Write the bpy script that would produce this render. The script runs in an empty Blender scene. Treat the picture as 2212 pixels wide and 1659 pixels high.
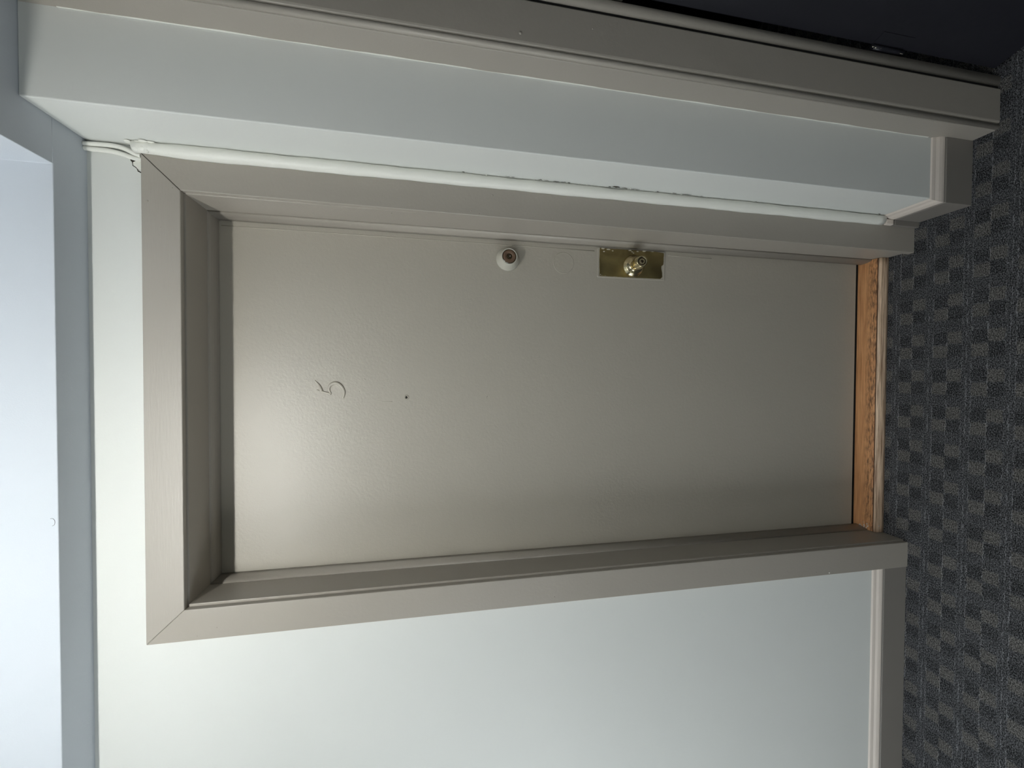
import bpy, bmesh, math, random
from mathutils import Vector, Matrix
random.seed(5)
S = bpy.context.scene
COL = S.collection

# ------------------------------------------------------------------ camera
cam_d = bpy.data.cameras.new('camera')
cam = bpy.data.objects.new('camera', cam_d)
COL.objects.link(cam)
cam_d.sensor_fit = 'HORIZONTAL'
cam_d.sensor_width = 36.0
cam_d.lens = 835.676 / 2212 * 36.0
cam_d.clip_start = 0.02
_R = Vector((0.99985442, 0.01701952, 0.00121655))
_U = Vector((-0.00431025, 0.18294384, 0.98311392))
_F = Vector((-0.01650957, 0.98297604, -0.18299056))
# the phone was held sideways: the picture's right is the room's "down"
m = Matrix.Identity(4)
for i in range(3):
    m[i][0] = -_U[i]; m[i][1] = _R[i]; m[i][2] = -_F[i]
m[0][3], m[1][3], m[2][3] = 0.02319817, -0.99801522, 1.48030403
cam.matrix_world = m
S.camera = cam

# ------------------------------------------------------------------ world, lights, exposure
W = bpy.data.worlds.new('world'); S.world = W; W.use_nodes = True
W.node_tree.nodes['Background'].inputs[0].default_value = (0.55, 0.65, 0.8, 1)
W.node_tree.nodes['Background'].inputs[1].default_value = 0.02

# the main light is a fluorescent tube hung under the ceiling (built with its fitting at the end): middle, half length, strength
LAMP = Vector((-0.37, -0.90, 2.318)); TUBE_HALF = 0.37; TUBE_STRENGTH = 92.0
def point(name, loc, power, col, r):
    l = bpy.data.lights.new(name, 'POINT'); l.energy = power; l.color = col; l.shadow_soft_size = r
    o = bpy.data.objects.new(name, l); COL.objects.link(o); o.location = loc
    return o
point('hall_fill_light', (1.35, -2.2, 2.335), 0.5, (1.0, 1.0, 0.955), 0.035)  # weak fill added at the right end of the hall
# added cool fill from the left, set in front of an added, unseen window
al = bpy.data.lights.new('left_fill_light', 'AREA'); al.shape = 'RECTANGLE'; al.size = 1.15; al.size_y = 1.0
al.energy = 19.0; al.color = (0.90, 0.96, 1.0)
ao = bpy.data.objects.new('left_fill_light', al); COL.objects.link(ao)
ao.location = (-2.27, -1.05, 1.15); ao.rotation_euler = (0, math.radians(-90), 0)

vs = S.view_settings
S.display_settings.display_device = 'sRGB'
vs.view_transform = 'Standard'; vs.look = 'None'; vs.gamma = 1.0; vs.use_curve_mapping = False
vs.exposure = 0.24

# ------------------------------------------------------------------ helpers
def lin(c):
    return tuple((v / 255 / 12.92) if v <= 10.3 else ((v / 255 + 0.055) / 1.055) ** 2.4 for v in c) + (1.0,)

class NT:
    def __init__(s, name):
        s.m = bpy.data.materials.new(name); s.m.use_nodes = True
        s.t = s.m.node_tree; s.b = s.t.nodes['Principled BSDF']
    def n(s, typ, **kw):
        nd = s.t.nodes.new(typ)
        for k, v in kw.items():
            if k.startswith('i_'):
                nd.inputs[int(k[2:]) if k[2:].isdigit() else k[2:].replace('_', ' ')].default_value = v
            else: setattr(nd, k, v)
        return nd
    def l(s, a, b): s.t.links.new(a, b)
    def set(s, **kw):
        for k, v in kw.items(): s.b.inputs[k.replace('_', ' ')].default_value = v
    def coords(s): return s.n('ShaderNodeTexCoord').outputs['Object']
    def math(s, op, a, b=None, c=None):
        nd = s.n('ShaderNodeMath', operation=op)
        for i, v in enumerate((a, b, c)):
            if v is None: continue
            if isinstance(v, (int, float)): nd.inputs[i].default_value = v
            else: s.l(v, nd.inputs[i])
        return nd.outputs[0]

def paint(name, rgb, rough, bump=0.3, scale=260, var=0.03, spec=0.5, dist=0.0006, big=0.0, stretch=None, coat=0.0):
    """rolled or brushed paint: an even colour with faint mottling and an orange-peel relief"""
    k = NT(name); k.set(Roughness=rough); k.b.inputs['Specular IOR Level'].default_value = spec
    co = k.coords()
    if stretch:
        mp = k.n('ShaderNodeMapping'); mp.inputs['Scale'].default_value = stretch
        k.l(co, mp.inputs[0]); bc = mp.outputs[0]
    else: bc = co
    n1 = k.n('ShaderNodeTexNoise', i_Scale=3.0, i_Detail=4.0)
    k.l(co, n1.inputs['Vector'])
    mix = k.n('ShaderNodeMix', data_type='RGBA')
    c = lin(rgb)
    mix.inputs[6].default_value = tuple(v * (1 - var) for v in c[:3]) + (1,)
    mix.inputs[7].default_value = tuple(min(1, v * (1 + var)) for v in c[:3]) + (1,)
    k.l(n1.outputs[0], mix.inputs[0]); k.l(mix.outputs[2], k.b.inputs['Base Color'])
    n2 = k.n('ShaderNodeTexNoise', i_Scale=float(scale), i_Detail=3.0, i_Roughness=0.6)
    k.l(bc, n2.inputs['Vector'])
    b = k.n('ShaderNodeBump', i_Strength=bump, i_Distance=dist)
    k.l(n2.outputs[0], b.inputs['Height'])
    last = b
    if big:
        n3 = k.n('ShaderNodeTexNoise', i_Scale=9.0, i_Detail=2.0)
        k.l(co, n3.inputs['Vector'])
        b2 = k.n('ShaderNodeBump', i_Strength=big, i_Distance=0.006)
        k.l(n3.outputs[0], b2.inputs['Height']); k.l(b.outputs[0], b2.inputs['Normal'])
        last = b2
    k.l(last.outputs[0], k.b.inputs['Normal'])
    if coat: k.b.inputs['Coat Weight'].default_value = coat; k.b.inputs['Coat Roughness'].default_value = 0.2
    return k.m

def plain(name, rgb, rough=0.5, metal=0.0, bump=0.0, scale=200):
    k = NT(name); k.set(Base_Color=lin(rgb), Roughness=rough, Metallic=metal)
    n = k.n('ShaderNodeTexNoise', i_Scale=float(scale), i_Detail=3.0); k.l(k.coords(), n.inputs['Vector'])
    r = k.n('ShaderNodeMapRange'); r.inputs['To Min'].default_value = rough * 0.8; r.inputs['To Max'].default_value = min(1, rough * 1.25)
    k.l(n.outputs[0], r.inputs[0]); k.l(r.outputs[0], k.b.inputs['Roughness'])
    if bump:
        b = k.n('ShaderNodeBump', i_Strength=bump, i_Distance=0.0008); k.l(n.outputs[0], b.inputs['Height'])
        k.l(b.outputs[0], k.b.inputs['Normal'])
    return k.m

WALL = (219, 221, 217)
TAUPE = (161, 155, 145)
M = {}
M['wall'] = paint('white_wall_paint', WALL, 0.55, bump=0.25, scale=170, var=0.012, spec=0.35, big=0.10)
M['ceil'] = paint('white_ceiling_paint', (198, 204, 211), 0.75, bump=0.35, scale=320, var=0.01, spec=0.2)
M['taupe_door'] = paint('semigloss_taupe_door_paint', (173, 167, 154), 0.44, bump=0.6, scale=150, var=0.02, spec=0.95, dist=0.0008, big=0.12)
M['taupe_trim'] = paint('semigloss_taupe_trim_paint', TAUPE, 0.40, bump=0.40, scale=130, var=0.02, spec=0.5, dist=0.0007, big=0.10)
M['taupe_head'] = paint('brushed_taupe_trim_paint', TAUPE, 0.45, bump=0.5, scale=190, var=0.02, spec=0.8, dist=0.0007, stretch=(0.12, 1, 1.3))
M['taupe_base'] = paint('taupe_baseboard_paint', (130, 125, 119), 0.45, bump=0.25, scale=140, var=0.03)
M['cap'] = paint('beige_cap_paint', (214, 204, 194), 0.5, bump=0.4, scale=120, var=0.06)
M['bead'] = paint('white_bead_paint', (232, 232, 224), 0.42, bump=0.5, scale=70, var=0.02, dist=0.0012)
M['black_door'] = paint('black_door_paint', (36, 36, 42), 0.35, bump=0.3, scale=90, var=0.10, dist=0.0008, big=0.15)
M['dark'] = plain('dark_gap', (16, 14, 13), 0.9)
M['groove'] = plain('grimy_wood_groove', (84, 56, 38), 0.8)
M['crack'] = plain('dark_crack', (62, 58, 50), 0.9)
M['alu'] = paint('painted_lock_collar', (184, 181, 169), 0.26, bump=0.15, scale=120, var=0.03)
M['cylface'] = plain('brown_lock_face', (132, 108, 90), 0.33, 0.65, 0.2, 500)
M['bronze'] = plain('dark_bronze_ring', (84, 72, 56), 0.28, 0.9)
M['chrome'] = plain('bright_steel', (210, 208, 205), 0.12, 1.0)
M['brass'] = plain('polished_brass', (214, 200, 160), 0.13, 1.0, 0.05, 300)
M['black'] = plain('black_void', (8, 7, 7), 0.5)
M['fleck'] = paint('old_white_paint_flecks', (205, 198, 178), 0.5, bump=0.5, scale=300)
M['plug'] = plain('lamp_canopy_white', (235, 235, 232), 0.5)

# tarnished brass plate: smoky patches
def brass_plate():
    k = NT('tarnished_brass'); k.set(Metallic=1.0, Roughness=0.2)
    co = k.coords()
    n = k.n('ShaderNodeTexNoise', i_Scale=14.0, i_Detail=4.0, i_Distortion=0.8); k.l(co, n.inputs['Vector'])
    cr = k.n('ShaderNodeValToRGB')
    cr.color_ramp.elements[0].position = .36; cr.color_ramp.elements[0].color = lin((150, 136, 96))
    cr.color_ramp.elements[1].position = .70; cr.color_ramp.elements[1].color = lin((184, 168, 118))
    k.l(n.outputs[0], cr.inputs[0]); k.l(cr.outputs[0], k.b.inputs['Base Color'])
    r = k.n('ShaderNodeMapRange'); r.inputs['To Min'].default_value = .30; r.inputs['To Max'].default_value = .48
    k.l(n.outputs[0], r.inputs[0]); k.l(r.outputs[0], k.b.inputs['Roughness'])
    n2 = k.n('ShaderNodeTexNoise', i_Scale=40.0, i_Detail=3.0); k.l(co, n2.inputs['Vector'])
    b = k.n('ShaderNodeBump', i_Strength=0.05, i_Distance=0.001); k.l(n2.outputs[0], b.inputs['Height']); k.l(b.outputs[0], k.b.inputs['Normal'])
    return k.m
M['plate'] = brass_plate()

# worn orange-brown oak, grain along X
def wood(name, light, dark, wear):
    k = NT(name); k.set(Roughness=0.42)
    co = k.coords()
    mp = k.n('ShaderNodeMapping'); mp.inputs['Scale'].default_value = (0.9, 26, 26); k.l(co, mp.inputs[0])
    n = k.n('ShaderNodeTexNoise', i_Scale=9.0, i_Detail=7.0, i_Roughness=0.62, i_Distortion=0.4); k.l(mp.outputs[0], n.inputs['Vector'])
    cr = k.n('ShaderNodeValToRGB')
    cr.color_ramp.elements[0].position = .32; cr.color_ramp.elements[0].color = lin(dark)
    cr.color_ramp.elements[1].position = .62; cr.color_ramp.elements[1].color = lin(light)
    k.l(n.outputs[0], cr.inputs[0])
    # dark scuffs, elongated spots near the nosing
    mp2 = k.n('ShaderNodeMapping'); mp2.inputs['Scale'].default_value = (22, 110, 10); k.l(co, mp2.inputs[0])
    n2 = k.n('ShaderNodeTexNoise', i_Scale=2.2, i_Detail=6.0, i_Roughness=0.7); k.l(mp2.outputs[0], n2.inputs['Vector'])
    sx = k.n('ShaderNodeSeparateXYZ'); k.l(co, sx.inputs[0])
    near = k.n('ShaderNodeMapRange'); near.inputs['From Min'].default_value = 0.098; near.inputs['From Max'].default_value = 0.080
    k.l(sx.outputs[1], near.inputs[0])
    sp = k.n('ShaderNodeMapRange'); sp.inputs['From Min'].default_value = .44; sp.inputs['From Max'].default_value = .62
    k.l(n2.outputs[0], sp.inputs[0])
    f = k.math('MULTIPLY', near.outputs[0], sp.outputs[0]); f = k.math('MULTIPLY', f, wear)
    mx = k.n('ShaderNodeMix', data_type='RGBA'); k.l(f, mx.inputs[0]); k.l(cr.outputs[0], mx.inputs[6])
    mx.inputs[7].default_value = lin((78, 55, 38))
    k.l(mx.outputs[2], k.b.inputs['Base Color'])
    b = k.n('ShaderNodeBump', i_Strength=0.3, i_Distance=0.0008); k.l(n.outputs[0], b.inputs['Height']); k.l(b.outputs[0], k.b.inputs['Normal'])
    return k.m
M['wood'] = wood('worn_orange_oak', (222, 166, 116), (182, 126, 80), 0.85)
M['wood_nose'] = wood('worn_pale_oak_nosing', (240, 212, 182), (132, 98, 72), 0.0)

# charcoal woven carpet: pairs of light and dark checks between plain bands, pale pinstripes
def carpet():
    k = NT('charcoal_check_carpet'); k.set(Roughness=0.95); k.b.inputs['Specular IOR Level'].default_value = 0.1
    co = k.coords(); sx = k.n('ShaderNodeSeparateXYZ'); k.l(co, sx.inputs[0])
    wob = k.n('ShaderNodeTexNoise', i_Scale=110.0, i_Detail=3.0); k.l(co, wob.inputs['Vector'])
    wv = k.math('MULTIPLY', k.math('SUBTRACT', wob.outputs[0], 0.5), 0.012)
    X = k.math('ADD', sx.outputs[0], wv); Y = k.math('ADD', sx.outputs[1], wv)
    PX, PY = 0.1108, 0.0872
    def frac(v, off, p):
        a = k.math('DIVIDE', k.math('SUBTRACT', v, off), p)
        return k.math('FRACT', k.math('ADD', a, 1000.0))
    # in-period phase: X dark A cell is centred 0.3665; Y pair spans -0.137..-0.070
    fx = frac(X, 0.3665 - 0.0185, PX)       # 0..0.334 = dark cell of row A
    fy = frac(Y, -0.1375, PY)               # 0..0.39 = row B, 0.39..0.77 = row A, rest plain
    def band(v, a, b, s=0.02):
        m1 = k.n('ShaderNodeMapRange', interpolation_type='SMOOTHSTEP'); m1.inputs['From Min'].default_value = a - s; m1.inputs['From Max'].default_value = a + s; k.l(v, m1.inputs[0])
        m2 = k.n('ShaderNodeMapRange', interpolation_type='SMOOTHSTEP'); m2.inputs['From Min'].default_value = b - s; m2.inputs['From Max'].default_value = b + s; k.l(v, m2.inputs[0])
        return k.math('SUBTRACT', m1.outputs[0], m2.outputs[0])
    rB = band(fy, 0.02, 0.39); rA = band(fy, 0.39, 0.77)
    c0 = band(fx, 0.02, 0.334); c2 = band(fx, 0.66, 0.98)
    dark = k.math('ADD', k.math('MULTIPLY', rA, c0), k.math('MULTIPLY', rB, c2))
    light = k.math('ADD', k.math('MULTIPLY', rB, c0), k.math('MULTIPLY', rA, c2))
    v = k.math('ADD', k.math('MULTIPLY', light, 0.42), k.math('MULTIPLY', dark, -0.36))
    # yarn grain: fine, slightly longer along X
    mp = k.n('ShaderNodeMapping'); mp.inputs['Scale'].default_value = (260, 420, 1); k.l(co, mp.inputs[0])
    g = k.n('ShaderNodeTexNoise', i_Scale=1.0, i_Detail=3.0, i_Roughness=0.75); k.l(mp.outputs[0], g.inputs['Vector'])
    mp3 = k.n('ShaderNodeMapping'); mp3.inputs['Scale'].default_value = (900, 1100, 1); k.l(co, mp3.inputs[0])
    g3 = k.n('ShaderNodeTexNoise', i_Scale=1.0, i_Detail=1.0); k.l(mp3.outputs[0], g3.inputs['Vector'])
    grain = k.math('ADD', k.math('MULTIPLY', k.math('SUBTRACT', g.outputs[0], 0.5), 12.0), k.math('MULTIPLY', k.math('SUBTRACT', g3.outputs[0], 0.5), 7.0))
    cl = k.n('ShaderNodeTexNoise', i_Scale=22.0, i_Detail=4.0); k.l(co, cl.inputs['Vector'])
    cloud = k.math('MULTIPLY', k.math('SUBTRACT', cl.outputs[0], 0.5), 0.7)
    # woven rows: thin lines along X every 5 mm, and broken pale pinstripes
    row = k.math('SINE', k.math('MULTIPLY', Y, 2 * math.pi / 0.0052))
    def stripe(c):
        d = k.math('ABSOLUTE', k.math('SUBTRACT', fy, c))
        s = k.n('ShaderNodeMapRange'); s.inputs['From Min'].default_value = 0.018; s.inputs['From Max'].default_value = 0.006; k.l(d, s.inputs[0])
        return s.outputs[0]
    st = k.math('ADD', k.math('ADD', stripe(0.0), stripe(0.395)), k.math('ADD', stripe(0.78), stripe(0.9)))
    mp2 = k.n('ShaderNodeMapping'); mp2.inputs['Scale'].default_value = (26, 90, 1); k.l(co, mp2.inputs[0])
    br = k.n('ShaderNodeTexNoise', i_Scale=1.0, i_Detail=3.0); k.l(mp2.outputs[0], br.inputs['Vector'])
    brk = k.n('ShaderNodeMapRange'); brk.inputs['From Min'].default_value = .44; brk.inputs['From Max'].default_value = .58; k.l(br.outputs[0], brk.inputs[0])
    st = k.math('MULTIPLY', k.math('MULTIPLY', st, brk.outputs[0]), 1.7)
    tot = k.math('ADD', k.math('ADD', v, grain), k.math('ADD', k.math('ADD', cloud, st), k.math('MULTIPLY', row, 0.13)))
    fac = k.math('MAXIMUM', k.math('ADD', tot, 1.0), 0.10)
    # colour: cool charcoal in the ground, the pale checks are a touch warmer
    mix = k.n('ShaderNodeMix', data_type='RGBA'); k.l(light, mix.inputs[0])
    mix.inputs[6].default_value = (0.112, 0.114, 0.121, 1); mix.inputs[7].default_value = (0.128, 0.124, 0.119, 1)
    vm = k.n('ShaderNodeVectorMath', operation='SCALE'); k.l(mix.outputs[2], vm.inputs[0]); k.l(fac, vm.inputs[3])
    k.l(vm.outputs[0], k.b.inputs['Base Color'])
    b = k.n('ShaderNodeBump', i_Strength=0.7, i_Distance=0.002); k.l(grain, b.inputs['Height']); k.l(b.outputs[0], k.b.inputs['Normal'])
    return k.m
M['carpet'] = carpet()

# ---- mesh helpers
def link(name, bm, mat, parent=None, smooth=False, bevel=0.0, seg=2):
    me = bpy.data.meshes.new(name)
    bmesh.ops.recalc_face_normals(bm, faces=bm.faces)
    bm.to_mesh(me); bm.free()
    for mm in (mat if isinstance(mat, (list, tuple)) else [mat]): me.materials.append(M[mm])
    o = bpy.data.objects.new(name, me); COL.objects.link(o)
    if smooth:
        for p in me.polygons: p.use_smooth = True
    if bevel:
        b = o.modifiers.new('bevel', 'BEVEL'); b.width = bevel; b.segments = seg; b.limit_method = 'ANGLE'; b.angle_limit = math.radians(35)
        b.harden_normals = False
    if parent: o.parent = parent
    return o
def empty(name, loc=(0, 0, 0)):
    o = bpy.data.objects.new(name, None); COL.objects.link(o); o.location = loc
    o.empty_display_size = 0.05
    return o
def under(o, parent):
    """parent without moving the child (parents here are only translated)"""
    o.parent = parent; o.matrix_parent_inverse = Matrix.Translation(-Vector(parent.location)); return o
def tag(o, label=None, cat=None, group=None, kind=None):
    for k_, v_ in (('label', label), ('category', cat), ('group', group), ('kind', kind)):
        if v_: o[k_] = v_
    return o
def box(bm, x0, x1, y0, y1, z0, z1, mi=0):
    v = [bm.verts.new((x, y, z)) for z in (z0, z1) for y in (y0, y1) for x in (x0, x1)]
    for f in ((0, 1, 3, 2), (4, 6, 7, 5), (0, 4, 5, 1), (2, 3, 7, 6), (0, 2, 6, 4), (1, 5, 7, 3)):
        bm.faces.new([v[i] for i in f]).material_index = mi
def loft(bm, rings, close=True, caps=True, mi=0, smooth=False):
    R_ = [[bm.verts.new(p) for p in r] for r in rings]
    n = len(R_[0])
    for a, b in zip(R_, R_[1:]):
        for i in range(n if close else n - 1):
            f = bm.faces.new((a[i], a[(i + 1) % n], b[(i + 1) % n], b[i])); f.material_index = mi; f.smooth = smooth
    if caps and close:
        for r in (R_[0], R_[-1]): bm.faces.new(r).material_index = mi
    return R_
def lathe(bm, prof, c0, c1, seg=40, mi=0):
    """prof = (distance along the axis, radius); axis from c0 towards c1"""
    a = (Vector(c1) - Vector(c0)).normalized()
    u = a.cross(Vector((0, 0, 1))).normalized(); w = a.cross(u)
    rings = []
    for d, r in prof:
        c = Vector(c0) + a * d
        rings.append([c + (u * math.cos(2 * math.pi * i / seg) + w * math.sin(2 * math.pi * i / seg)) * max(r, 1e-5) for i in range(seg)])
    loft(bm, rings, mi=mi, smooth=True)
def tube(bm, pts, rads, seg=12, flat=1.0, mi=0, normal=Vector((0, -1, 0))):
    pts = [Vector(p) for p in pts]; rings = []
    for i, p in enumerate(pts):
        t = (pts[min(i + 1, len(pts) - 1)] - pts[max(i - 1, 0)]).normalized()
        s = t.cross(normal).normalized(); n = s.cross(t).normalized()
        r = rads[i] if isinstance(rads, (list, tuple)) else rads
        rings.append([p + s * r * math.cos(2 * math.pi * j / seg) + n * r * flat * math.sin(2 * math.pi * j / seg) for j in range(seg)])
    loft(bm, rings, mi=mi, smooth=True)
def smooth_path(pts, sub=6):
    P = [Vector(p) for p in pts]; out = []
    for i in range(len(P) - 1):
        p0, p1, p2, p3 = P[max(i - 1, 0)], P[i], P[i + 1], P[min(i + 2, len(P) - 1)]
        for s in range(sub):
            t = s / sub
            out.append(0.5 * ((2 * p1) + (-p0 + p2) * t + (2 * p0 - 5 * p1 + 4 * p2 - p3) * t * t + (-p0 + 3 * p1 - 3 * p2 + p3) * t ** 3))
    return out + [P[-1]]
def slab(bm, pts, n, th, mi=0):
    """thin solid from an outline, pushed out along n"""
    n = Vector(n)
    loft(bm, [[Vector(p) for p in pts], [Vector(p) + n * th for p in pts]], mi=mi)
def blob(bm, c, r, axis='y', flat=0.5, mi=0):
    g = bmesh.ops.create_uvsphere(bm, u_segments=12, v_segments=8, radius=r)
    for v in g['verts']:
        if axis == 'y': v.co.y *= flat
        else: v.co.x *= flat
        v.co += Vector(c)
    for f in {f for v in g['verts'] for f in v.link_faces}: f.smooth = True; f.material_index = mi

# ------------------------------------------------------------------ measured setting (metres)
ZC = 2.231                       # underside of the soffit
ZT = 2.60                        # ceiling
XL, XR, ZH = -0.503, 0.434, 2.045        # inner edge of the door casing
XLo, XRo, ZHo = -0.580, 0.510, 2.120     # its outer edge
YC = -0.017                      # face of the casing
JX, JY, KX = 0.530, -0.138, 0.698        # projecting wall corner, its front, and where the second frame starts
YD = 0.117                       # face of the door leaf
HX0, HX1, HY0 = -2.3, 2.05, -3.0         # rest of the hall

# floor
bm = bmesh.new(); box(bm, HX0 - .1, HX1 + .1, HY0 - .1, 0.75, -0.06, 0.0)
tag(link('floor', bm, 'carpet'), 'charcoal carpet with pairs of light and dark checks', 'floor', kind='structure')
# ceiling, and the soffit that overhangs the wall tops
bm = bmesh.new(); box(bm, HX0 - .1, HX1 + .1, HY0 - .1, 0.75, ZT, ZT + .08)
tag(link('ceiling', bm, 'ceil'), 'flat white ceiling of the hall', 'ceiling', kind='structure')
bm = bmesh.new()
pl_ = [(HX0, -.0755), (.4410, -.0755), (.4410, HY0), (HX1, HY0), (HX1, .16), (HX0, .16)]
loft(bm, [[(x, y, ZC) for x, y in pl_], [(x, y, ZT) for x, y in pl_]])
sf = tag(link('trim_4', bm, 'ceil', bevel=.0012), 'white boxed soffit overhanging the top of the walls', 'soffit', kind='structure')
bm = bmesh.new(); tube(bm, [(.443, -.0765, ZC), (.5285, -.0765, ZC)], .0006, 6, .4, normal=Vector((0, 0, 1)))
link('seam', bm, 'ceil', sf)
bm = bmesh.new()
tube(bm, smooth_path([(-.262, -.0757, 2.2440), (-.2625, -.0757, 2.2395), (-.268, -.0757, 2.2365), (-.2745, -.0757, 2.2375), (-.277, -.0757, 2.2410)]), .0003, 6)
link('hair_crack', bm, 'crack', sf)

# back wall with the doorway cut out (four blocks, one mesh)
bm = bmesh.new()
box(bm, HX0, -0.520, 0, 0.16, 0, ZC); box(bm, 0.452, JX + .05, 0, 0.16, 0, ZC); box(bm, -0.520, 0.452, 0, 0.16, 2.062, ZC)
wb = tag(link('wall_back', bm, 'wall'), 'white wall around the grey door', 'wall', kind='structure')
# broken plaster at the upper right corner of the casing
bm = bmesh.new()
hole = [(.5064, 2.1519), (.5075, 2.1455), (.5070, 2.1395), (.5045, 2.1270), (.4975, 2.1270), (.4965, 2.1380), (.4925, 2.1450), (.4955, 2.1490)]
slab(bm, [(x, -.0002, z) for x, z in hole], (0, -1, 0), .0006)
crk = [(.498, 2.1467), (.4905, 2.1457), (.4859, 2.1452), (.4832, 2.1405), (.4805, 2.1373), (.4780, 2.1362), (.4752, 2.1356), (.4742, 2.133), (.4722, 2.1300)]
for a, b, w in zip(crk, crk[1:], (.0009, .0008, .0007, .0009, .0012, .0010, .0014, .0012)):
    tube(bm, [(a[0], -.0004, a[1]), (b[0], -.0004, b[1])], w, 6, .5)
link('plaster_hole', bm, 'crack', wb)
bm = bmesh.new()
slab(bm, [(x, -.0006, z) for x, z in [(.4925, 2.1440), (.4962, 2.1382), (.4970, 2.1240), (.4760, 2.1240), (.4786, 2.1350), (.4830, 2.1385), (.4872, 2.1440)]], (0, -1, 0), .0022)
link('plaster_chip', bm, 'bead', wb, bevel=.0008)

# the projecting wall on the right
bm = bmesh.new(); box(bm, JX, KX + .02, JY, 0.02, 0, ZC)
wr = tag(link('wall_right', bm, 'wall', bevel=0.0022), 'white wall corner jutting out between the two door frames', 'wall', kind='structure')
# header and far side of the second doorway, and the rest of the hall, closing the light in
bm = bmesh.new(); box(bm, KX + .02, 1.72, JY - .02, 0.0, 2.075, ZC); box(bm, 1.72, HX1, JY - .02, 0.0, 0, ZC)
tag(link('wall_far_right', bm, 'wall'), 'white wall over and beyond the black door', 'wall', kind='structure')
bm = bmesh.new(); box(bm, HX0 - .1, HX0, HY0, 0.1, 0, ZC)
tag(link('wall_left', bm, 'wall'), 'white wall closing the left end of the hall', 'wall', kind='structure')
bm = bmesh.new(); box(bm, HX0, HX1, HY0 - .1, HY0, 0, ZC)
tag(link('wall_front', bm, 'wall'), 'white hall wall facing the grey door', 'wall', kind='structure')
bm = bmesh.new(); box(bm, HX1, HX1 + .1, HY0, 0.1, 0, ZC)
tag(link('wall_right_end', bm, 'wall'), 'white wall closing the right end of the hall', 'wall', kind='structure')
bm = bmesh.new(); box(bm, .78, .84, 0, .72, 0, ZC); box(bm, 1.70, 1.76, 0, .72, 0, ZC); box(bm, .78, 1.76, .66, .72, 0, ZC)  # the room's darkness is put into the wall colour
tag(link('wall_closet', bm, 'dark'), 'walls of the room behind the black door, coloured near-black for its darkness', 'wall', kind='structure')
bm = bmesh.new(); box(bm, -.56, -.50, .16, .6, 0, ZC); box(bm, .44, .50, .16, .6, 0, ZC); box(bm, -.56, .50, .54, .6, 0, ZC)  # near-black colour stands in for the lack of light here
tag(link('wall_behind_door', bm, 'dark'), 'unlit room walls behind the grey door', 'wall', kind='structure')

# ------------------------------------------------------------------ baseboards (board with a paler cap)
def base_prof(k=1.0, h=0.0):
    board = [(0, 0), (.0135, 0), (.0135, .0855 + h), (.0120, .0885 + h), (0, .0885 + h)]
    cap = [(0, .0905 + h), (.0118, .0905 + h), (.0128, .0935 + h), (.0122, .0975 + h), (.0100, .1030 + h), (.0062, .1080 + h), (.0055, .1115 + h), (.0040, .1165 + h), (0, .1190 + h)]
    groove = [(0, .0880 + h), (.0095, .0880 + h), (.0095, .0910 + h), (0, .0910 + h)]
    return board, cap, groove
def run_base(name, label, path, h=0.0, caphi=0.0):
    """path: list of (x, y, nx, ny) stations; profile is pushed out along (nx, ny), mitred at corners"""
    board, cap, groove = base_prof(h=h)
    bo = bmesh.new(); loft(bo, [[(x + nx * d, y + ny * d, z) for d, z in board] for x, y, nx, ny in path])
    o = tag(link(name, bo, 'taupe_base', bevel=.0012), label, 'baseboard', kind='structure')
    c = bmesh.new(); loft(c, [[(x + nx * d, y + ny * d, z + (caphi if z > .094 + h else 0) * min(1, (z - .09 - h) / .02)) for d, z in cap] for x, y, nx, ny in path])
    link('cap_moulding', c, 'cap', o)
    g = bmesh.new(); loft(g, [[(x + nx * d, y + ny * d, z) for d, z in groove] for x, y, nx, ny in path])
    link('groove', g, 'dark', o)
    return o
run_base('baseboard_back', 'taupe baseboard with beige cap along the wall left of the grey door', [(HX0, 0, 0, -1), (XLo - .0005, 0, 0, -1)])
run_base('baseboard_right', 'taupe baseboard with beige cap wrapping the jutting wall corner',
         [(.507, -.0165, 0, -1), (JX - .0005, -.0165, -1, -1), (JX - .0005, JY + .001, -1, -1), (KX, JY + .001, 0, -1)][1:], h=.008, caphi=.006)
# its return stub against the casing
bm = bmesh.new(); box(bm, .5010, .5185, -.0285, -.0180, 0, .0935)
stub = link('return_block', bm, 'taupe_base', bevel=.001)
bm = bmesh.new(); box(bm, .5010, .5185, -.0285, -.0180, .0985, .1270)
stub2 = link('return_cap', bm, 'cap', bevel=.003)
for o_ in (stub, stub2): o_.parent = bpy.data.objects['baseboard_right']

# ------------------------------------------------------------------ frame of the grey door
fr = tag(empty('trim_1'), 'taupe wooden frame around the grey door marked 5', 'door frame', kind='structure')
def casing_piece(a, b, c, d, mat, extra=None):
    """a,b outer edge ends; c,d inner edge ends (x,z)"""
    bm = bmesh.new()
    q = [a, b, d, c]
    loft(bm, [[(x, .0005, z) for x, z in q], [(x, YC, z) for x, z in q]])
    if extra: extra(bm)
    return link('casing', bm, mat, fr, bevel=.0016, seg=3)
g_ = .0003
cl = casing_piece((XLo, 0), (XLo + .006, ZHo), (XL + .003, 0), (XL, ZH), 'taupe_trim')
cr_ = casing_piece((XRo, 0), (XRo - .002, ZHo), (XR - .009, 0), (XR, ZH), 'taupe_trim')
ch = casing_piece((XLo + .006 + g_, ZHo), (XRo - .002 - g_, ZHo), (XL + g_, ZH), (XR - g_, ZH), 'taupe_head')
# dark open mitre line at the right corner
bm = bmesh.new(); tube(bm, [(XRo - .003, YC - .00015, ZHo - .001), (XR + .0005, YC - .00015, ZH + .0005)], .0007, 6, .4)
link('mitre_gap', bm, 'crack', fr)
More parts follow.
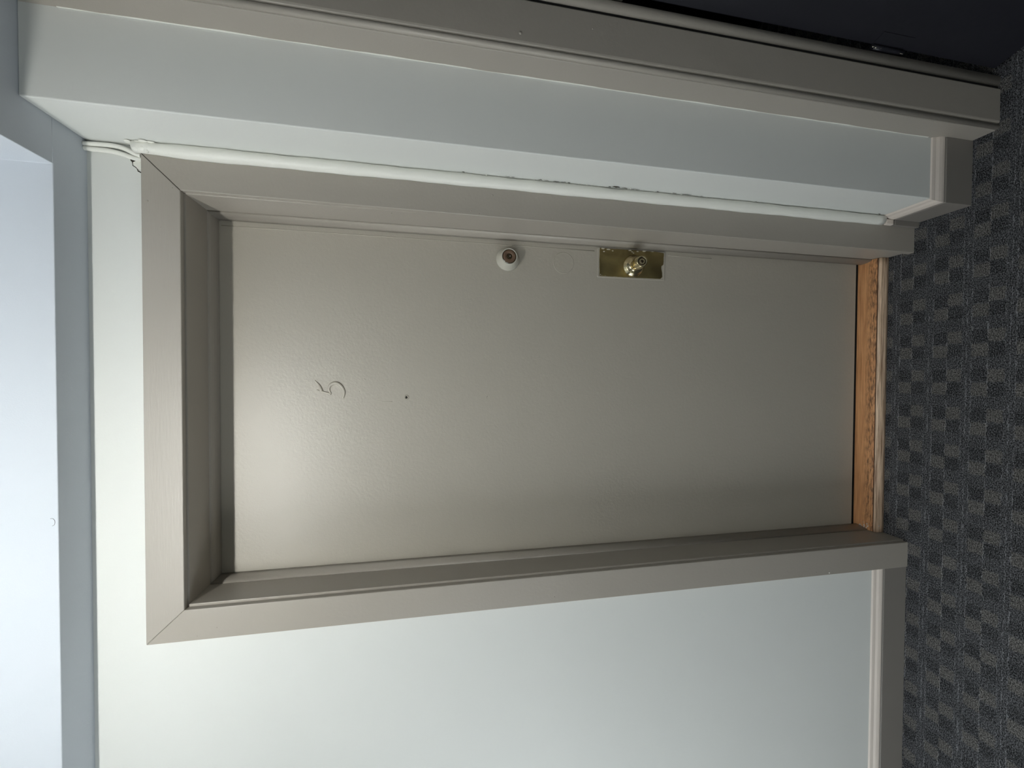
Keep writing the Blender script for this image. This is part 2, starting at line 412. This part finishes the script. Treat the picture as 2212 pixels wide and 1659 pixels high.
# paint lumps on the casing
bm = bmesh.new()
for x, z, r in [(.485, 1.350, .0022), (.436, 1.384, .0019), (.441, 1.404, .0015), (.440, 1.239, .0016), (.440, 1.191, .0014), (.4195, 1.596, .001), (.480, 1.10, .001),
                (.459, 1.12, .0011), (.470, .93, .0009), (.462, .83, .001), (.452, .68, .001), (.4695, 1.42, .001), (.350, 2.083, .0009), (.452, 1.02, .0010), (.4378, 2.06, .0012),
                (-.568, .35, .0016), (-.560, 1.18, .0014), (-.571, 1.735, .001), (-.565, 2.02, .0011), (-.55, 1.98, .0013), (-.52, 1.93, .0009), (.405, 2.108, .0022)]:
    blob(bm, (x, YC, z), r, flat=.55)
link('paint_lump', bm, 'taupe_trim', fr)
bm = bmesh.new(); blob(bm, (-.5725, -.0175, .303), .0022); blob(bm, (-.574, -.015, .22), .0016)
link('white_paint_speck', bm, 'bead', fr)
# jambs: left, right, head; each with a rounded front edge just inside the casing
def jamb(pts, z0, z1, name='jamb', mat='taupe_trim', slant=0.0):
    bm = bmesh.new(); loft(bm, [[(x, y, z0) for x, y in pts], [(x + slant, y, z1) for x, y in pts]])
    return link(name, bm, mat, fr, bevel=.0015)
jamb([(-.520, -.0045), (-.4965, -.0045), (-.4965, .159), (-.520, .159)], 0, 2.046)
jamb([(.452, -.0045), (.4315, -.0045), (.4315, .159), (.452, .159)], 0, 2.046)
bm = bmesh.new(); loft(bm, [[(x, y, z) for y, z in [(-.0045, 2.0415), (.159, 2.0455), (.159, 2.0615), (-.0045, 2.0615)]] for x in (-.520, .452)])
link('jamb', bm, 'taupe_trim', fr, bevel=.0012)
# stops: a convex moulding planted on the jamb in front of the leaf
sp = [(0, .080), (.0035, .0815), (.0062, .0860), (.0080, .0930), (.0092, .1020), (.0098, .1155), (0, .1155)]
for sx, sgn in ((-.4967, 1), (.4317, -1)):
    bm = bmesh.new(); loft(bm, [[(sx + sgn * d * 1.05, y, z) for d, y in sp] for z in (0.034, 2.044)])
    o = link('stop', bm, 'taupe_trim', fr, smooth=False)
    for p_ in o.data.polygons: p_.use_smooth = abs(p_.normal.z) < .5 and abs(p_.normal.x) < .999
bm = bmesh.new(); loft(bm, [[(x, y, 2.0445 - d * .95) for d, y in sp] for x in (-.4965, .4315)])
link('stop', bm, 'taupe_trim', fr)

# white quarter-round bead in the corner beside the casing
tr = tag(empty('trim_2'), 'white rounded bead filling the corner between grey casing and jutting wall', 'corner bead', kind='structure')
bm = bmesh.new()
def bead_ring(z):
    w = .0006 * math.sin(z * 23) + .0004 * math.sin(z * 71 + 1)
    n = 14
    top = max(0.0, (z - 2.02) / .12)
    r = .0150 - .003 * top
    return [(.5165 + .002 * top + (r + w) * math.cos(a), -.0165 + (r + w) * 1.05 * math.sin(a), z) for a in [math.pi + math.pi * i / (n - 1) for i in range(n)]]
loft(bm, [bead_ring(.131 + i * .02) for i in range(101)], smooth=True)
link('bead', bm, 'bead', tr)
# filler smeared around the top end
bm = bmesh.new()
for (y, z, r, s) in [(-.004, 2.134, .012, .25), (-.016, 2.120, .012, .25), (-.024, 2.108, .010, .22), (-.010, 2.108, .013, .30), (-.018, 2.140, .009, .2), (-.006, 2.118, .013, .28), (-.022, 2.095, .009, .25)]:
    blob(bm, (.5275, y, z), r, 'x', s)
for (x, z, r) in [(.516, 2.112, .009), (.514, 2.124, .007), (.519, 2.102, .010), (.5105, 2.104, .006)]:
    blob(bm, (x, -.024, z), r, 'y', .6)
o = link('filler', bm, 'bead', tr)
dm = o.modifiers.new('rough', 'DISPLACE'); tx = bpy.data.textures.new('filler_noise', 'CLOUDS'); tx.noise_scale = .006
dm.texture = tx; dm.strength = .0025; dm.texture_coords = 'GLOBAL'
bm = bmesh.new()
for pts, w in [([(-.0195, 2.129), (-.0225, 2.121)], .0006), ([(-.0245, 2.1125), (-.0255, 2.1085), (-.0245, 2.106)], .0012), ([(-.0080, 2.1465), (-.0050, 2.138), (.0, 2.130)], .0008)]:
    tube(bm, [(.5258, y, z) for y, z in pts], w, 6, .5, normal=Vector((-1, 0, 0)))
cracks = [((1.044, 1.036), -.0330, .0012), ((1.034, 1.012), -.0345, .0022), ((1.012, .985), -.0335, .0009), ((.980, .955), -.0330, .0007), ((1.235, 1.225), -.0325, .0010),
          ((1.217, 1.207), -.0320, .0006), ((1.195, 1.178), -.0330, .0010), ((1.176, 1.160), -.0325, .0008), ((1.156, 1.150), -.0330, .0011), ((1.428, 1.421), -.0330, .0010),
          ((1.320, 1.308), -.0325, .0006), ((1.305, 1.296), -.0325, .0007), ((.905, .898), -.0330, .0010), ((.858, .845), -.0325, .0009), ((.83, .80), -.0330, .0007),
          ((.772, .766), -.0325, .0008), ((.60, .592), -.0325, .0006), ((.165, .155), -.0325, .0010)]
for (z0, z1), y, w in cracks:
    n = 5
    tube(bm, [(.5278 + random.uniform(-.0006, .0006), y + random.uniform(-.0008, .0008), z0 + (z1 - z0) * i / (n - 1)) for i in range(n)],
         [w * .3] + [w * random.uniform(.6, 1) for _ in range(n - 2)] + [w * .3], 6, .6, normal=Vector((-1, -.3, 0)))
link('crack', bm, 'crack', tr)
bm = bmesh.new()
for i in range(46):
    z = random.choice((random.uniform(.75, 1.25), random.uniform(.14, 1.45)))
    blob(bm, (.5272 + random.uniform(-.001, .0008), -.0325 + random.uniform(-.0015, .002), z), random.uniform(.0006, .0017), 'x', .7)
link('paint_flake', bm, 'bead', tr)

# ------------------------------------------------------------------ the grey door itself
d1 = tag(empty('door_1', (-.031, .139, .053)), 'closed taupe-grey flush door with a raised number 5 and brass knob', 'door', kind='structure')
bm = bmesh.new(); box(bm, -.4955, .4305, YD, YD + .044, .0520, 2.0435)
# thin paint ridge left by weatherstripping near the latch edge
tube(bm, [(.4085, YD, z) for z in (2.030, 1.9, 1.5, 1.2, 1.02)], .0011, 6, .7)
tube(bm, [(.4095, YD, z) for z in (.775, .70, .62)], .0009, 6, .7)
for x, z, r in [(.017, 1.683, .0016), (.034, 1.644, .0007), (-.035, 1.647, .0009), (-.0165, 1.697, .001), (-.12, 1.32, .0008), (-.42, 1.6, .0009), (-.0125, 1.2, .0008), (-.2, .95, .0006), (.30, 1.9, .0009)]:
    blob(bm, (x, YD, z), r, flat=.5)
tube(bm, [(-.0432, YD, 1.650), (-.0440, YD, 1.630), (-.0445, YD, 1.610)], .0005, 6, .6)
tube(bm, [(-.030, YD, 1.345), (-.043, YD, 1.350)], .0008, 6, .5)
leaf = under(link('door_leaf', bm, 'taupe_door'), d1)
def sub(o): o.parent = leaf; return o
# number 5: a slim cast numeral painted over
bm = bmesh.new()
YN = YD - .0005
flag = smooth_path([(.0129, YN, 1.8096), (.0079, YN, 1.8049), (.0008, YN, 1.7993), (-.0083, YN, 1.7952), (-.0160, YN, 1.7925)], 4)
n = len(flag); tube(bm, flag, [.0008 + .0034 * min(1, i / n * 1.6) for i in range(n)], 12, .75)
stem = smooth_path([(-.0125, YN, 1.8045), (-.0150, YN, 1.7960), (-.0178, YN, 1.7870), (-.0205, YN, 1.7768), (-.0236, YN, 1.7690)], 4)
tube(bm, stem, [.0014, .0016, .0020, .0024, .0026] + [.0026] * (len(stem) - 8) + [.0026, .0024, .0020], 12, .75)
bowl = smooth_path([(-.0215, YN, 1.7690), (-.0165, YN, 1.7725), (-.0093, YN, 1.7745), (-.0005, YN, 1.7715), (.0052, YN, 1.7644), (.0066, YN, 1.7558), (.0022, YN, 1.7470), (-.0065, YN, 1.7398), (-.0165, YN, 1.7360), (-.0262, YN, 1.7362), (-.0345, YN, 1.7385)], 5)
n = len(bowl); tube(bm, bowl, [.0016 + .0030 * math.sin(math.pi * min(1, max(0.03, i / (n - 1)))) ** .8 for i in range(n)], 12, .75)
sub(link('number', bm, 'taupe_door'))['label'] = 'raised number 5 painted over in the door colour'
# peephole
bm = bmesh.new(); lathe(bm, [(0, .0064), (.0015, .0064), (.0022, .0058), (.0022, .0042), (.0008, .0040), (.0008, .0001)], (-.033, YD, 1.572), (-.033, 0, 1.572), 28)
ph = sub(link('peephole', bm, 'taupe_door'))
bm = bmesh.new(); lathe(bm, [(.0005, .0029), (.0014, .0028), (.0022, .0018), (.0024, .0001)], (-.033, YD, 1.572), (-.033, 0, 1.572), 20)
ph2 = sub(link('peephole_lens', bm, 'black'))
# painted-over disc between the locks
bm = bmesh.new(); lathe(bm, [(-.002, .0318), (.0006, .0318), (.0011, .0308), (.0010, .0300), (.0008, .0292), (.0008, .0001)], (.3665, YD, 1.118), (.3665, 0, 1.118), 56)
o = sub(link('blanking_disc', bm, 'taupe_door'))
for p_ in o.data.polygons: p_.use_smooth = False
# deadbolt
DB0, DB1 = Vector((.3675, YD, 1.2870)), Vector((.3675, 0, 1.2870))
bm = bmesh.new(); lathe(bm, [(-.002, .0342), (.0030, .0340), (.0046, .0332), (.0240, .0246), (.0270, .0236), (.0285, .0226), (.0285, .0204), (.0270, .0200)], DB0, DB1, 56)
sub(link('deadbolt_collar', bm, 'alu'))['label'] = 'pale tapered collar of the deadbolt'
bm = bmesh.new(); lathe(bm, [(.022, .0202), (.0276, .0202), (.0280, .0192), (.0274, .0184)], DB0, DB1, 48)
sub(link('deadbolt_ring', bm, 'bronze'))
bm = bmesh.new(); lathe(bm, [(.020, .0186), (.0272, .0186), (.0276, .0176), (.0276, .0085), (.0270, .0080), (.0272, .0074), (.0272, .0001)], DB0, DB1, 48)
sub(link('deadbolt_cylinder', bm, 'cylface'))['label'] = 'round brown keyhole face of the deadbolt'
bm = bmesh.new(); lathe(bm, [(.027, .0020), (.0278, .0019), (.0278, .0001)], DB0 + Vector((.0005, 0, -.0005)), DB1 + Vector((.0005, 0, -.0005)), 14)
box(bm, .3650, .3690, YD - .0280, YD - .0270, 1.2862, 1.2872)
sub(link('keyhole', bm, 'black'))
bm = bmesh.new(); blob(bm, (.3690, YD - .0274, 1.2846), .0016, flat=.5)
for a0, a1 in ((150, 172), (120, 146)):
    tube(bm, [(.3675 + .0196 * math.cos(math.radians(a)), YD - .0288, 1.2870 + .0196 * math.sin(math.radians(a))) for a in range(a0, a1, 3)], .0008, 8, .8)
sub(link('keyhole_rim', bm, 'chrome'))
# brass plate and knob
PX0, PX1, PZ0, PZ1 = .3295, .4195, .786, 1.011
bm = bmesh.new()
def rrect(x0, x1, z0, z1, r, y, k=5):
    out = []
    for cx_, cz_, a0 in ((x1 - r, z1 - r, 0), (x0 + r, z1 - r, 90), (x0 + r, z0 + r, 180), (x1 - r, z0 + r, 270)):
        for i in range(k):
            a = math.radians(a0 + 90 * i / (k - 1)); out.append((cx_ + r * math.cos(a), y, cz_ + r * math.sin(a)))
    return out
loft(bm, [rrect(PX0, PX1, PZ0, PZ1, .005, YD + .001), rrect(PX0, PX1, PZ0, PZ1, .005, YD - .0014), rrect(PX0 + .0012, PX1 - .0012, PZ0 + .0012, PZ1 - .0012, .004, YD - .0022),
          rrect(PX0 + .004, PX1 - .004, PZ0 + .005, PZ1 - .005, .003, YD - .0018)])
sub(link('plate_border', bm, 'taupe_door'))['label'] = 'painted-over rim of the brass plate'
bm = bmesh.new()
bp = [(.3335, .0), (.3325, .02), (.3330, .05)]
# brass area: slightly ragged where the paint stops
pts = []
def edge(p, q, n, amp):
    for i in range(n):
        t = i / n; x = p[0] + (q[0] - p[0]) * t; z = p[1] + (q[1] - p[1]) * t
        dx, dz = q[0] - p[0], q[1] - p[1]; L = math.hypot(dx, dz); w = random.uniform(-amp, amp)
        pts.append((x - dz / L * w, z + dx / L * w))
edge((.3345, .8015), (.3335, 1.0035), 30, .0004); edge((.3345, 1.0045), (.4170, 1.0045), 10, .0005)
edge((.4180, 1.003), (.4180, .802), 14, .0006); edge((.4150, .7905), (.380, .7915), 8, .0006); edge((.380, .7915), (.372, .8010), 3, .0006); edge((.368, .7985), (.336, .7935), 6, .0006)
slab(bm, [(x, YD - .0016, z) for x, z in pts], (0, -1, 0), .0009)
sub(link('brass_plate', bm, 'plate'))['label'] = 'tarnished brass backplate'
bm = bmesh.new()
for x, z, a, b_ in [(.4165, .994, .0025, .011), (.4150, .976, .002, .014), (.4080, .9905, .002, .006), (.4120, .962, .0015, .006), (.4165, .905, .002, .009), (.4130, .898, .0015, .007), (.4095, .893, .0012, .006), (.4150, .880, .0016, .008), (.4170, .858, .0018, .012), (.4176, .83, .0012, .010)]:
    k_ = 9; slab(bm, [(x + a * math.cos(2 * math.pi * i / k_) * random.uniform(.6, 1.2), YD - .0024, z + b_ * .6 * math.sin(2 * math.pi * i / k_) * random.uniform(.6, 1.1)) for i in range(k_)], (0, -1, 0), .0005)
for x, z, r in [(.338, 1.001, .0015), (.336, .9965, .0010), (.3355, .985, .0009)]: blob(bm, (x, YD - .0026, z), r)
sub(link('paint_fleck', bm, 'fleck'))
K0 = Vector((.3690, YD - .002, .8930)); K1 = Vector((.3610, .0, .9060))
bm = bmesh.new()
lathe(bm, [(0, .0335), (.0025, .0340), (.0050, .0325), (.0075, .0290), (.0105, .0265), (.0120, .0250), (.0125, .0180), (.0180, .0140), (.0200, .0138)], K0, K1, 56)
sub(link('knob_rose', bm, 'brass'))
bm = bmesh.new()
lathe(bm, [(.0180, .0135), (.0290, .0130), (.0310, .0150), (.0330, .0165), (.0350, .0150), (.0370, .0165), (.0400, .0185), (.0450, .0190), (.0500, .0180), (.0540, .0160), (.0560, .0150), (.0565, .0170),
           (.0590, .0172), (.0600, .0160), (.0625, .0155), (.0650, .0165), (.0670, .0158), (.0672, .0125), (.0660, .0115)], K0, K1, 48)
sub(link('doorknob', bm, 'brass'))['label'] = 'small turned brass doorknob'
bm = bmesh.new(); lathe(bm, [(.0600, .0118), (.0664, .0116), (.0668, .0085), (.0655, .0080), (.0655, .0048), (.0668, .0044), (.0668, .0001)], K0, K1, 32)
sub(link('knob_keyhole', bm, 'bronze'))

# ------------------------------------------------------------------ threshold
th = tag(empty('door_threshold', (-.03, .10, 0)), 'worn orange-brown wooden threshold under the grey door', 'threshold')
bm = bmesh.new()
loft(bm, [[(x, y, z) for y, z in [(.0650, 0), (.0650, .0312), (.0660, .0325), (.075, .0340), (.20, .0365), (.20, 0)]] for x in (-.4955, -.25, 0, .25, .4305)])
under(link('saddle', bm, 'wood', bevel=.0006), th)
bm = bmesh.new()
nose = [(.0633, 0), (.0633, .0295), (.0622, .0308), (.0600, .0306), (.0572, .0288), (.0553, .0250), (.0543, .0190), (.0538, .0100), (.0538, 0)]
loft(bm, [[(x, y + random.uniform(-.0004, .0004), z) for y, z in nose] for x in [-.4955 + .02315 * i for i in range(41)]], smooth=True)
under(link('nosing', bm, 'wood_nose'), th)['label'] = 'paler worn rounded front edge'
bm = bmesh.new()
for i in range(26):
    x = random.uniform(-.496, -.472); y = random.uniform(.052, .105)
    blob(bm, (x, y, .034 if y > .075 else .030 - (.075 - y) * .5), random.uniform(.0012, .0035), flat=.7)
o = under(link('caulk_smear', bm, 'cap'), th); o['label'] = 'dirty pale filler at the left end'
bm = bmesh.new(); box(bm, -.4955, .4305, .0628, .0648, .004, .0312)
under(link('groove', bm, 'groove'), th)
# near-black strip that paints in the shade of the gap under the leaf
bm = bmesh.new(); box(bm, -.4955, .4305, YD + .006, YD + .05, .0360, .0395)
under(link('leaf_gap_shade', bm, 'dark'), th)

# ------------------------------------------------------------------ second frame and its open black door
f2 = tag(empty('trim_3', (KX, -.14, 0)), 'taupe frame of the black door beside the jutting wall', 'door frame', kind='structure')
bm = bmesh.new(); box(bm, KX, .8455, -.196, 0.0, 0, ZC - .002)
under(link('frame_post', bm, 'taupe_trim', bevel=.002), f2)
bm = bmesh.new(); loft(bm, [[(x, y, z) for x, y in [(.7125, -.196), (.7160, -.2025), (.7200, -.2035), (.8030, -.2030), (.8080, -.1995), (.8090, -.196)]] for z in (0, ZC - .002)])
under(link('casing', bm, 'taupe_trim', bevel=.0012), f2)
# rounded corner moulding with a quirk
bm = bmesh.new()
loft(bm, [[(.7065 + .0065 * math.cos(a), -.1975 + .0060 * math.sin(a), z) for a in [2 * math.pi * i / 20 for i in range(20)]] for z in (0.0, ZC - .003)], smooth=True)
under(link('corner_bead', bm, 'taupe_trim'), f2)
bm = bmesh.new(); loft(bm, [[(.8300 + .0165 * math.cos(a), -.1905 + .0125 * math.sin(a), z) for a in [2 * math.pi * i / 24 for i in range(24)]] for z in (0.0, 2.03)], smooth=True)
under(link('jamb_edge', bm, 'taupe_trim'), f2)
bm = bmesh.new(); box(bm, .8092, .8142, -.1978, -.190, 0, 2.03)
under(link('jamb_gap', bm, 'dark'), f2)
bm = bmesh.new(); box(bm, 1.70, 1.80, -.196, 0, 0, 2.075); box(bm, .84, 1.80, -.196, 0, 2.03, 2.075 + .05)
under(link('frame_head', bm, 'taupe_trim', bevel=.002), f2)
# white wall paint lapping raggedly over the side of the post
bm = bmesh.new(); R1 = []; 
nn = 90
for i in range(nn + 1):
    z = .145 + (2.17 - .145) * i / nn
    w = .0024 + .0007 * math.sin(z * 17) + .0005 * math.sin(z * 43 + 2) + random.uniform(-.0004, .0004)
    R1.append([(KX - .0008, JY - .0002, z), (KX - .0008, JY - w, z), (KX + .001, JY - w, z), (KX + .001, JY - .0002, z)])
loft(bm, R1)
under(link('paint_lap', bm, 'bead'), f2)
bm = bmesh.new()
for x, y, z, r in [(.735, -.2035, 1.318, .0032), (.770, -.2035, 1.16, .0018), (.7185, -.2035, 1.04, .001), (.745, -.2035, .90, .0014), (.76, -.2035, .60, .0012)]: blob(bm, (x, y, z), r, flat=.5)
under(link('paint_lump', bm, 'taupe_trim'), f2)

hx, hy = .8600, -.1960
ang = math.atan2(-.056, .017)                      # open leaf direction in plan
ux, uy = math.cos(ang), math.sin(ang); nx_, ny_ = -uy, ux   # (nx,ny) points to the right/back of the leaf
d2 = tag(empty('door_2', (hx, hy, .01)), 'black door standing open at the right, hinged on the taupe frame', 'door', kind='structure')
def pl(a, b): return (hx + ux * a + nx_ * b, hy + uy * a + ny_ * b)
bm = bmesh.new()
q = [pl(.001, 0), pl(.80, 0), pl(.80, .040), pl(.001, .040)]
loft(bm, [[(x, y, .012) for x, y in q], [(x, y, 2.02) for x, y in q]])
under(link('door_leaf', bm, 'black_door', bevel=.002), d2)
for zc_, h_ in ((.372, .095), (1.135, .09), (1.86, .09)):
    bm = bmesh.new()
    tube(bm, [(hx - .0075, hy - .0015, zc_ - h_ / 2), (hx - .0075, hy - .0015, zc_ - h_ / 6), (hx - .0075, hy - .0015, zc_ + h_ / 6), (hx - .0075, hy - .0015, zc_ + h_ / 2)], .0062, 14, normal=Vector((1, 0, 0)))
    a_, b_ = pl(.000, -.0016), pl(.030, -.0016)
    slab(bm, [(a_[0], a_[1], zc_ - h_ / 2), (b_[0], b_[1], zc_ - h_ / 2), (b_[0], b_[1], zc_ + h_ / 2), (a_[0], a_[1], zc_ + h_ / 2)], (nx_, ny_, 0), .002)
    under(link('hinge', bm, 'taupe_base' if zc_ > .5 else 'black_door'), d2)
bm = bmesh.new()
for i in range(9): blob(bm, (hx - .0115 + random.uniform(-.001, .003), hy - .006, .423 - i * .004 * random.uniform(.5, 1.3)), random.uniform(.0010, .0024))
for i in range(3): blob(bm, (hx - .012, hy - .005, .330 + i * .003), .0012)
under(link('chipped_paint', bm, 'fleck'), d2)

# ------------------------------------------------------------------ the twin cable in the upper corner
cb = tag(empty('cable', (.512, -.01, 2.13)), 'white painted twin cable running down the upper wall corner to the door casing', 'cable')
c1 = [(.5200, -.0075, 2.2310), (.5212, -.0075, 2.2134), (.5218, -.0075, 2.1963), (.5218, -.0075, 2.1791), (.5200, -.0075, 2.164), (.5155, -.0075, 2.1501), (.5095, -.0075, 2.1385), (.5050, -.0075, 2.1240)]
c2 = [(.5118, -.0058, 2.2310), (.5110, -.0058, 2.2187), (.5112, -.0058, 2.205), (.5108, -.0058, 2.1878), (.5090, -.0058, 2.1739), (.5058, -.0058, 2.1588), (.5018, -.0058, 2.1459), (.4990, -.0058, 2.1342), (.4975, -.0058, 2.1225)]
for c_ in (c1, c2):
    bm = bmesh.new(); tube(bm, smooth_path(c_, 5), .0047, 14)
    under(link('wire', bm, 'bead'), cb)

# ------------------------------------------------------------------ tube lamp, plus an added fill lamp and an added window, outside the picture
k = NT('glowing_tube'); k.set(Base_Color=(.9, .9, .9, 1)); M['glow'] = k.m
k.b.inputs['Emission Color'].default_value = (1.0, 1.0, 0.955, 1); k.b.inputs['Emission Strength'].default_value = TUBE_STRENGTH
tl = tag(empty('ceiling_lamp', (LAMP.x, LAMP.y, ZT)), 'white hanging tube lamp in front of the grey door', 'lamp')
bm = bmesh.new(); box(bm, LAMP.x - TUBE_HALF - .04, LAMP.x + TUBE_HALF + .04, LAMP.y - .025, LAMP.y + .025, LAMP.z + .03, LAMP.z + .065)
under(link('lamp_base', bm, 'plug', bevel=.006), tl)
for sx in (-1, 1):
    x_ = LAMP.x + sx * (TUBE_HALF + .01)
    bm = bmesh.new(); box(bm, x_ - .012, x_ + .012, LAMP.y - .018, LAMP.y + .018, LAMP.z - .020, LAMP.z + .031)
    under(link('socket', bm, 'plug', bevel=.002), tl)
    bm = bmesh.new(); tube(bm, [(LAMP.x + sx * .25, LAMP.y, LAMP.z + .06), (LAMP.x + sx * .25, LAMP.y, ZT)], .004, 8, normal=Vector((1, 0, 0)))
    under(link('hanger_rod', bm, 'chrome'), tl)
bm = bmesh.new(); tube(bm, [(LAMP.x - TUBE_HALF, LAMP.y, LAMP.z), (LAMP.x + TUBE_HALF, LAMP.y, LAMP.z)], .016, 20)
under(link('tube', bm, 'glow'), tl)
tl = tag(empty('ceiling_lamp', (1.35, -2.2, ZT)), 'added round white lamp holder above the hall fill light', 'lamp')
bm = bmesh.new(); lathe(bm, [(0, .06), (.012, .06), (.018, .052), (.022, .030), (.045, .026), (.050, .020), (.050, .0001)], (1.35, -2.2, ZT), (1.3501, -2.2, 2.0), 40)
under(link('lamp_base', bm, 'plug'), tl)
wn = tag(empty('added_window', (HX0, -1.05, 1.3)), 'added unseen white window behind the fill light from the left', 'window', kind='structure')
bm = bmesh.new()
for y0, y1, z0, z1 in ((-1.66, -1.55, .70, 1.98), (-.55, -.44, .70, 1.98), (-1.66, -.44, 1.88, 1.98), (-1.66, -.44, .66, .72)): box(bm, HX0, HX0 + .025, y0, y1, z0, z1)
under(link('added_window_frame', bm, 'bead', bevel=.003), wn)
bm = bmesh.new(); box(bm, HX0, HX0 + .006, -1.55, -.55, .72, 1.88)
under(link('added_window_pane', bm, 'chrome'), wn)
